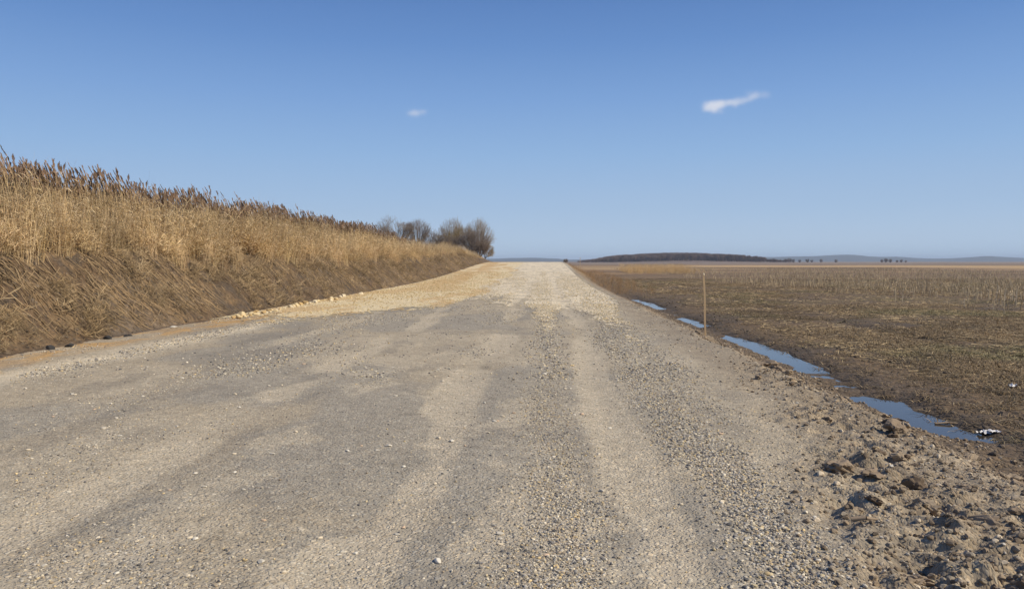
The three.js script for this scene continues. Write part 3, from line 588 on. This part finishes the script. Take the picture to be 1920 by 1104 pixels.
// ---------------------------------------------------------------- field: matted grass, soil, corn stubble
{
  const tuft = (seedN, n, h0, h1, tones) => { reseed(seedN); const l = []; for (let k = 0; k < n; k++) { const dir = rnd() * 6.283, h = rr(h0, h1), pts = stemPts(h, rr(0.6, 3.2), dir, rr(0, 0.8), 3); const a = rnd() * 6.283, r = 0.12 * Math.sqrt(rnd()); pts.forEach(p => { p.x += Math.cos(a) * r; p.z += Math.sin(a) * r; p.y = Math.max(p.y, 0.006); }); l.push({ pts, w: [0.008, 0.008, 0.006, 0.002], c: shade(pick(tones), rr(0.7, 1.2)), side: V(Math.cos(dir + 1.57), 0, Math.sin(dir + 1.57)) }); } return strips(l); };
  const tones = [[0.33, 0.225, 0.105], [0.2, 0.135, 0.064], [0.52, 0.385, 0.2], [0.13, 0.094, 0.044]];
  const ts = [0, 1, 2].map(k => tuft(700 + k, 18, 0.025, 0.085, tones)), sets = [[], [], []];
  reseed(701);
  for (let n = 0; n < 90000; n++) {
    const d = 6 + 75 * Math.pow(rnd(), 1.7), x = 4.9 + (0.75 * d + 2) * Math.pow(rnd(), 1.1); const k = fbm(x * 0.4, d * 0.4, 151, 4);
    if (rnd() > ss(5.6, 8.6, x) * ss(0.38, 0.56, k) + 0.06) continue;
    const s = rr(0.45, 1.3) * (1 + d * 0.006), b = rr(0.6, 1.15) * (0.45 + 1.1 * fbm(x * 0.5, d * 0.4, 161, 3)), gr = ss(0.5, 0.68, fbm(x * 0.3 + 8, d * 0.25, 152, 3)) * 0.13;
    sets[n % 3].push([x, H(x, d) - 0.004, -d, 0, rnd() * 6.283, 0, s, s, s, b * (1 - gr), b, b * (1 - gr * 0.8)]);
  }
  ts.forEach((g, k) => instanced('field_grass', g, strawMat, sets[k], 'matted dead grass covering the damp field edge', 'grass'));
  const clod = rock(711, 1, 0.6, 0.7), items = []; reseed(702);
  for (let n = 0; n < 16000; n++) {
    const d = 6 + 60 * Math.pow(rnd(), 1.7), x = 4.4 + (0.75 * d + 2) * Math.pow(rnd(), 1.2), y = H(x, d); if (y < WATER + 0.02) continue;
    if (rnd() > 0.25 + 0.75 * ss(0.5, 0.66, fbm(x * 0.9, d * 0.5, 153, 4))) continue;
    const s = 0.02 + 0.09 * Math.pow(rnd(), 3), b = rr(0.5, 1.2); items.push([x, y - s * 0.2, -d, rnd(), rnd() * 6, rnd(), s * rr(0.8, 1.6), s * 0.8, s, 0.13 * b, 0.095 * b, 0.06 * b]);
  }
  instanced('field_crumbs', clod, plain({ side: THREE.FrontSide }), items, 'dark lumps of damp soil lying in the field', 'soil');

  const bit = limbs([[V(-0.5, 0.006, 0), V(0.5, 0.014, 0.04), 0.007, 0.005]], 3), bits = []; reseed(705);
  for (let n = 0; n < 22000; n++) {
    const d = 7 + 65 * Math.pow(rnd(), 1.6), x = 6.2 + (0.75 * d + 2) * rnd(); if (fbm(x * 0.8, d * 0.5, 162, 3) < rr(0.35, 0.6)) continue;
    const b = rr(0.5, 1.2), L = rr(0.06, 0.3); bits.push([x, H(x, d) + 0.004, -d, 0, rnd() * 6.283, rr(-0.1, 0.15), L, 1 + d * 0.02, 1 + d * 0.02, 0.5 * b, 0.37 * b, 0.2 * b]);
  }
  instanced('field_straw', bit, plain({}), bits, 'broken corn leaves and straw scattered on the field', 'straw');
  // cut corn stalks: stub with ragged husk leaves
  const stub = k => {
    reseed(720 + k); const h = rr(0.36, 0.68), lean = rr(-0.2, 0.2), top = V(lean * h, h, rr(-0.15, 0.15) * h), node = top.clone().multiplyScalar(0.5);
    const husk = []; for (let i = 0; i < 3; i++) { const at = top.clone().multiplyScalar(rr(0.3, 0.95)), dir = rnd() * 6.283; leaf(husk, at, rr(0.15, 0.35), dir, rr(-0.1, 0.6), shade([0.58, 0.44, 0.25], rr(0.7, 1.1)), 0.03); }
    return { stalk: limbs([[V(0, -0.03, 0), node, 0.015, 0.014], [node, top, 0.0155, 0.012]], 5), husk: strips(husk) };
  };
  const st = [0, 1, 2, 3, 4].map(stub), stM = [[0.58, 0.44, 0.26], [0.68, 0.54, 0.35], [0.42, 0.3, 0.16]].map(c => plain({ color: new THREE.Color(...c) }));
  const all = []; reseed(703);
  for (let r = 0; r < 90; r++) for (let d = 22; d < 190; d += 0.24) {
    const x = 16.6 + r * 0.76 + 0.12 * sn(d * 0.3, r, 730); if (x > 0.73 * d + 3) continue;
    const dd = d + rr(-0.09, 0.09), pch = fbm(x * 0.22, dd * 0.13, 731, 3);
    if (rnd() > (0.08 + ss(0.44, 0.56, pch)) * (0.75 - 0.5 * ss(50, 110, dd))) continue;
    all.push([x + rr(-0.06, 0.06), dd]);
  }
  all.sort((a, b) => a[1] - b[1]);
  all.slice(0, 300).forEach(([x, d], n) => {
    const o = add(new THREE.Group(), 'corn_stub'), p = st[n % 5]; part(o, 'stalk', p.stalk, stM[n % 3]); part(o, 'husk', p.husk, strawMat);
    o.position.set(x, H(x, d), -d); o.rotation.y = rnd() * 6.283; o.scale.setScalar(rr(0.75, 1.2));
    tag(o, ['tan cut corn stalk with torn husk standing in the stubble rows', 'bleached pale cut corn stalk with torn husk in the stubble rows', 'dark brown cut corn stalk with torn husk in the stubble rows'][n % 3], 'corn stalk', 'cut corn stalks in the field');
  });
  const rest = all.slice(300).filter(() => rnd() < 1), merged = [0, 1].map(k => { const a = st[k].stalk.clone(), b = st[k].husk.clone(); const c = new Float32Array(a.attributes.position.count * 3); for (let i = 0; i < c.length; i += 3) c.set([0.58, 0.44, 0.26], i); a.setAttribute('color', new THREE.BufferAttribute(c, 3)); return mergeGeometries([a, b]); });
  merged.forEach((g, k) => instanced('corn_stubble', g, strawMat, rest.filter((_, i) => i % 2 === k).map(([x, d]) => { const s = rr(0.5, 1.15), b = rr(0.45, 1.3); return [x, H(x, d), -d, rr(-0.2, 0.2), rnd() * 6.283, rr(-0.2, 0.2), s, s, s, b, b, b]; }), 'rows of cut corn stubble spreading over the far field', 'stubble'));
  // light reeds at the far side of the ditch and dry weeds on the shoulder near the crest
  const tall = strawClump(740, 10, 0.7, 1.6, 0.3, 0.3), far = []; reseed(704);
  for (let n = 0; n < 500; n++) { const d = rr(112, 150), x = rr(13, 24) + (d - 112) * 0.05, s = rr(0.7, 1.15); far.push([x, H(x, d), -d, 0, rnd() * 6, 0, s, s, s, 1.1, 1.05, 0.95]); }
  for (let n = 0; n < 800; n++) { const d = rr(42, 140), x = 3.9 + 4.2 * rnd() * (0.4 + d / 140), s = rr(0.15, 0.5), b = rr(0.5, 1); far.push([x, H(x, d), -d, 0, rnd() * 6, 0, s, s, s, 0.85 * b, 0.74 * b, 0.66 * b]); }
  instanced('far_reeds', tall, strawMat, far, 'pale reeds and dry weeds beside the far end of the ditch', 'reeds');
}

// ---------------------------------------------------------------- litter by the water
{
  const lit = plain({ color: new THREE.Color(0.7, 0.67, 0.62), roughness: 0.6 });
  const crumple = (sd, w, l, h) => { const g = new THREE.PlaneGeometry(w, l, 14, 10); g.rotateX(-Math.PI / 2); const p = g.attributes.position; for (let i = 0; i < p.count; i++) { const x = p.getX(i), z = p.getZ(i); p.setY(i, h * Math.abs(sn(x * 30 + 5, z * 30, sd)) + 0.5 * h * vn(x * 70, z * 70, sd + 1)); p.setX(i, x * (0.8 + 0.4 * vn(z * 20, x * 9, sd + 2))); } g.computeVertexNormals(); return g; };
  const place = (n, g, x, d, y, label) => { const o = add(new THREE.Mesh(g, lit), n); o.position.set(x, Math.max(H(x, d), y) + 0.003, -d); tag(o, label, 'litter'); };
  place('plastic_scrap', crumple(801, 0.12, 0.1, 0.045), 5.05, 8.7, WATER, 'crumpled white plastic scrap at the edge of the longest puddle');
  place('plastic_scrap', crumple(803, 0.11, 0.08, 0.02), 5.15, 8.66, WATER, 'small flat white scrap beside the crumpled plastic at the puddle');
  place('paper_scrap', crumple(805, 0.12, 0.1, 0.05), 7.0, 11.35, WATER, 'white paper scrap lying alone on the matted grass');
  const bark = plain({ color: new THREE.Color(0.3, 0.22, 0.14) });
  const stick = (x, d, y, ry, l, label) => { const o = add(new THREE.Mesh(limbs([[V(-l / 2, 0, 0), V(0, 0.015, 0.02), 0.014, 0.013], [V(0, 0.015, 0.02), V(l / 2, 0, 0), 0.013, 0.007]], 5), bark), 'stick'); o.position.set(x, Math.max(H(x, d), y) + 0.008, -d); o.rotation.y = ry; tag(o, label, 'stick'); };
  stick(4.95, 9.25, WATER, 0.1, 0.34, 'brown stick floating in the long puddle near the white litter');
  stick(1.95, 4.55, -1, 0.05, 0.16, 'short dark twig on the dusty ground beside the churned mud');
  stick(4.15, 6.5, -1, -0.5, 0.55, 'long dry twig on the mud slope at the end of the puddle');
}

// ---------------------------------------------------------------- bare trees at the end of the bank
function bareTree(seedN, h, width, low, limbsN, twigN, twigR) {   // limbs fan out from a short fork; twigs end on a rounded, uneven outline
  reseed(seedN); const trunk = [], twigs = [], c = V(0, h * (low + (1 - low) * 0.48), 0), ax = width / 2, ay = h * (1 - low) * 0.52, fork = V(rr(-0.1, 0.1) * ax, h * Math.max(0.06, low * 0.7), rr(-0.1, 0.1) * ax);
  const outline = v => 0.7 + 0.38 * vn(v.x * 2.1 + 7, v.y * 2.1 + v.z * 1.7 + 9, seedN) + 0.22 * vn(v.x * 6 + 7, v.y * 6 + v.z * 5 + 9, seedN + 1), onto = (v, k) => { const o = outline(v); return V(c.x + v.x * ax * k * o, c.y + v.y * ay * k * o, c.z + v.z * ax * k * o); };
  const bent = (arr, p, q, r0, r1, n, bow) => { let a = p; const m = p.clone().lerp(q, 0.5); m.y -= bow; m.x += rr(-0.1, 0.1) * bow * 3; const pts = [p]; for (let i = 1; i <= n; i++) { const t = i / n, e = p.clone().multiplyScalar((1 - t) ** 2).addScaledVector(m, 2 * t * (1 - t)).addScaledVector(q, t * t); arr.push([a, e, lerp(r0, r1, (i - 1) / n), lerp(r0, r1, i / n)]); a = e; pts.push(e); } return pts; };
  const R = Math.max(h * 0.018, twigR * 3), dirOf = (spreadFrom, k) => { const v = spreadFrom ? spreadFrom.clone() : V(0, 0, 0); v.x += rr(-k, k); v.y += rr(-k, k) + (spreadFrom ? 0.08 : 0.25); v.z += rr(-k, k); return v.normalize(); };
  bent(trunk, V(0, -0.2, 0), fork, R * 1.25, R, 2, 0.02);
  for (let i = 0; i < limbsN; i++) {
    const v = V(Math.cos(i * 2.4 + rr(-0.4, 0.4)) * rr(0.3, 1), rr(-0.35, 1), Math.sin(i * 2.4 + rr(-0.4, 0.4)) * rr(0.3, 1)).normalize(), limb = bent(trunk, fork, onto(v, 0.62), R * 0.6, R * 0.25, 4, 0.04 * h);
    for (let j = 0; j < 9; j++) {
      const u = dirOf(v, 0.5), br = bent(twigs, limb[1 + j % 4], onto(u, rr(0.7, 0.9)), Math.max(R * 0.2, twigR * 1.3), twigR, 3, 0.02 * h);
      for (let k = 0; k < twigN; k++) { const p = br[1 + k % 3], w = dirOf(u, 0.3); bent(twigs, p, onto(w, rr(0.85, 1.08)), twigR, twigR * 0.6, 2, rr(-0.01, 0.02) * h); }
    }
  }
  return [limbs(trunk, 5), limbs(twigs, 3)];
}
{
  const bark = plain({ color: new THREE.Color(0.085, 0.07, 0.058), side: THREE.FrontSide }), crownM = [[0.27, 0.21, 0.15], [0.33, 0.265, 0.18], [0.33, 0.24, 0.11], [0.24, 0.185, 0.14]].map(c => plain({ color: new THREE.Color(...c), side: THREE.FrontSide }));
  const list = [   // x, d, height, width, crown base, limbs, tone, label, seed
    [-29.2, 148, 8.7, 9.6, 0.2, 11, 0, 'broad rounded bare tree above the reeds, first from the bank', 901],
    [-25.6, 150, 8.4, 6.8, 0.3, 9, 3, 'bare tree with dark forked trunk and open rounded crown', 902],
    [-22.4, 150, 6.6, 8.5, 0.05, 11, 0, 'low dark bare thicket between the rounded trees', 903],
    [-19.5, 158, 9.0, 6.4, 0.15, 9, 1, 'tall narrow bare tree with pale twigs behind the ochre bush', 904],
    [-16.4, 150, 7.2, 8.6, 0.02, 12, 2, 'ochre brown bushy willow in the middle of the tree group', 905],
    [-12.5, 146, 8.2, 6.0, 0.06, 10, 1, 'tall thin-branched bare tree at the road end of the group', 906],
    [-13.4, 139, 5.4, 7.0, 0.0, 12, 3, 'dark dense bare bush in front of the tall trees', 907],
    [-10.9, 139, 3.2, 4.0, 0.0, 9, 2, 'small rounded bush at the very end of the bank', 908],
    [-20.6, 152, 5.6, 7.0, 0.0, 10, 3, 'low brown thicket filling the gap before the tall narrow tree', 910],
    [-24.2, 147, 4.6, 6.4, 0.0, 9, 0, 'low twiggy undergrowth below the forked tree', 911],
    [-17.8, 146, 4.8, 6.0, 0.0, 9, 3, 'grey brown undergrowth beside the ochre willow', 912],
    [-11.6, 137, 3.6, 4.4, 0.0, 9, 3, 'dark twiggy undergrowth at the foot of the last tall tree', 913],
    [-33.2, 150, 7.4, 8.0, 0.15, 10, 3, 'low bare tree half hidden by the reed plumes', 909]];
  for (const [x, d, h, wd, low, n, tone, label, sd] of list) {
    const o = add(new THREE.Group(), h < 5.5 ? 'bare_bush' : 'bare_tree'), [a, b] = bareTree(sd, h, wd, low, n, 10, 0.013);
    part(o, 'trunk', a, bark); part(o, 'crown', b, crownM[tone]); o.position.set(x, H(x, d), -d); tag(o, label, h < 5.5 ? 'bush' : 'tree', 'bare trees at the end of the bank');
  }
  const sh = add(new THREE.Group(), 'bare_bush'), [a, b] = bareTree(920, 0.9, 0.9, 0.02, 7, 5, 0.008); part(sh, 'trunk', a, bark); part(sh, 'crown', b, crownM[3]); sh.position.set(3.9, H(3.9, 131), -131); tag(sh, 'small dark leafless shrub beside the road at its crest', 'bush');

  // far tree line: single little trees seen against the hills
  const [fa, fb] = bareTree(930, 9, 8, 0.0, 9, 4, 0.09); reseed(931);
  const farSpots = [[1445, 4.5], [1466, 6.5], [1473, 7.5], [1480, 6], [1492, 5], [1506, 6.2], [1514, 4.8], [1531, 6], [1558, 5.6], [1641, 5.5], [1648, 7], [1656, 6], [1668, 4.6], [1676, 5.2], [1684, 4]];
  farSpots.forEach(([px, hpx]) => {
    const d = 1150, x = ((px - 960) / 1400 - 0.042) * d, s = hpx * 1.25 / 1400 * d / 9, o = add(new THREE.Group(), 'distant_tree');
    part(o, 'trunk', fa, bark); part(o, 'crown', fb, crownM[3]); o.position.set(x, -0.6, -d); o.scale.set(s, s, s); o.rotation.y = rnd() * 6; tag(o, 'tiny dark tree in the far row beneath the blue hills', 'tree', 'trees in the far row');
  });
  // wooded rise beyond the field
  const [wa, wb] = bareTree(940, 8, 5.5, 0.12, 5, 2, 0.1), wood = mergeGeometries([wa, wb]), items = [];
  const woodH = x => 7.2 * Math.exp(-(((x - 225) / 105) ** 2)) * 1.0;
  const hill = (name, y, xs, ds, c, label) => {
    const nx = xs.length, nd = ds.length, pos = [], idx = [], col = [];
    for (let j = 0; j < nd; j++) for (let i = 0; i < nx; i++) { pos.push(xs[i], y(xs[i], ds[j]), -ds[j]); const k = 0.85 + 0.3 * fbm(xs[i] * 0.004, ds[j] * 0.004, 960, 3); col.push(c[0] * k, c[1] * k, c[2] * k); }
    for (let j = 0; j < nd - 1; j++) for (let i = 0; i < nx - 1; i++) { const a = j * nx + i, b = a + nx; idx.push(a, a + 1, b, a + 1, b + 1, b); }
    const g = new THREE.BufferGeometry(); g.setAttribute('position', new THREE.Float32BufferAttribute(pos, 3)); g.setAttribute('color', new THREE.Float32BufferAttribute(col, 3)); g.setIndex(idx); g.computeVertexNormals();
    return tag(add(new THREE.Mesh(g, plain({ vertexColors: true, roughness: 1 })), name), label, 'hill', null, 'structure');
  };
  hill('wooded_rise', (x, d) => -0.6 + (woodH(x) + 0.25) * Math.sin(Math.PI * clamp((d - 1080) / 420, 0, 1)), span(40, 480, 8), span(1080, 1500, 30), [0.17, 0.12, 0.085], 'low dark rise carrying the bare wood beyond the field');
  reseed(941);
  for (let n = 0; n < 3000; n++) {
    const x = rr(58, 372), d = rr(1130, 1330), s = rr(0.65, 1.3) * (0.25 + 0.75 * ss(55, 130, x) * (1 - ss(300, 385, x))), b = rr(0.75, 1.25);
    items.push([x, -0.6 + woodH(x) * Math.sin(Math.PI * (d - 1080) / 420), -d, 0, rnd() * 6, 0, s * 1.1, s, s * 1.1, 0.2 * b, 0.135 * b, 0.1 * b]);
  }
  instanced('far_wood', wood, plain({ side: THREE.FrontSide }), items, 'far leafless wood covering the low rise beyond the field', 'wood');
  // blue hills on the horizon
  const prof = [[-40, 6], [930, 5], [960, 6], [1000, 6.5], [1040, 5], [1075, 3], [1120, 4], [1400, 9], [1430, 7.5], [1500, 9], [1580, 12], [1640, 7.5], [1665, 8.2], [1720, 5], [1760, 5], [1800, 7], [1830, 9.5], [1870, 7], [1920, 5], [2000, 6], [2200, 8], [2600, 5]];
  const far = (x, d) => { const px = ((x / d) + 0.042) * 1400 + 960; let h = 5; for (let k = 1; k < prof.length; k++) if (px <= prof[k][0] && px > prof[k - 1][0]) { h = lerp(prof[k - 1][1], prof[k][1], ss(0, 1, (px - prof[k - 1][0]) / (prof[k][0] - prof[k - 1][0]))); } const t = clamp((d - 4600) / 2400, 0, 1); return -4 + (h / 1400 * 5800 + 5.6) * Math.sin(Math.PI * t) + 1.5 * fbm(x * 0.006, d * 0.004, 970, 3) * Math.sin(Math.PI * t); };
  hill('hills', far, span(-4200, 6400, 45), span(4600, 7000, 150), [0.07, 0.075, 0.06], 'long low hills blue with haze along the horizon');
}

renderer.render(scene, camera);
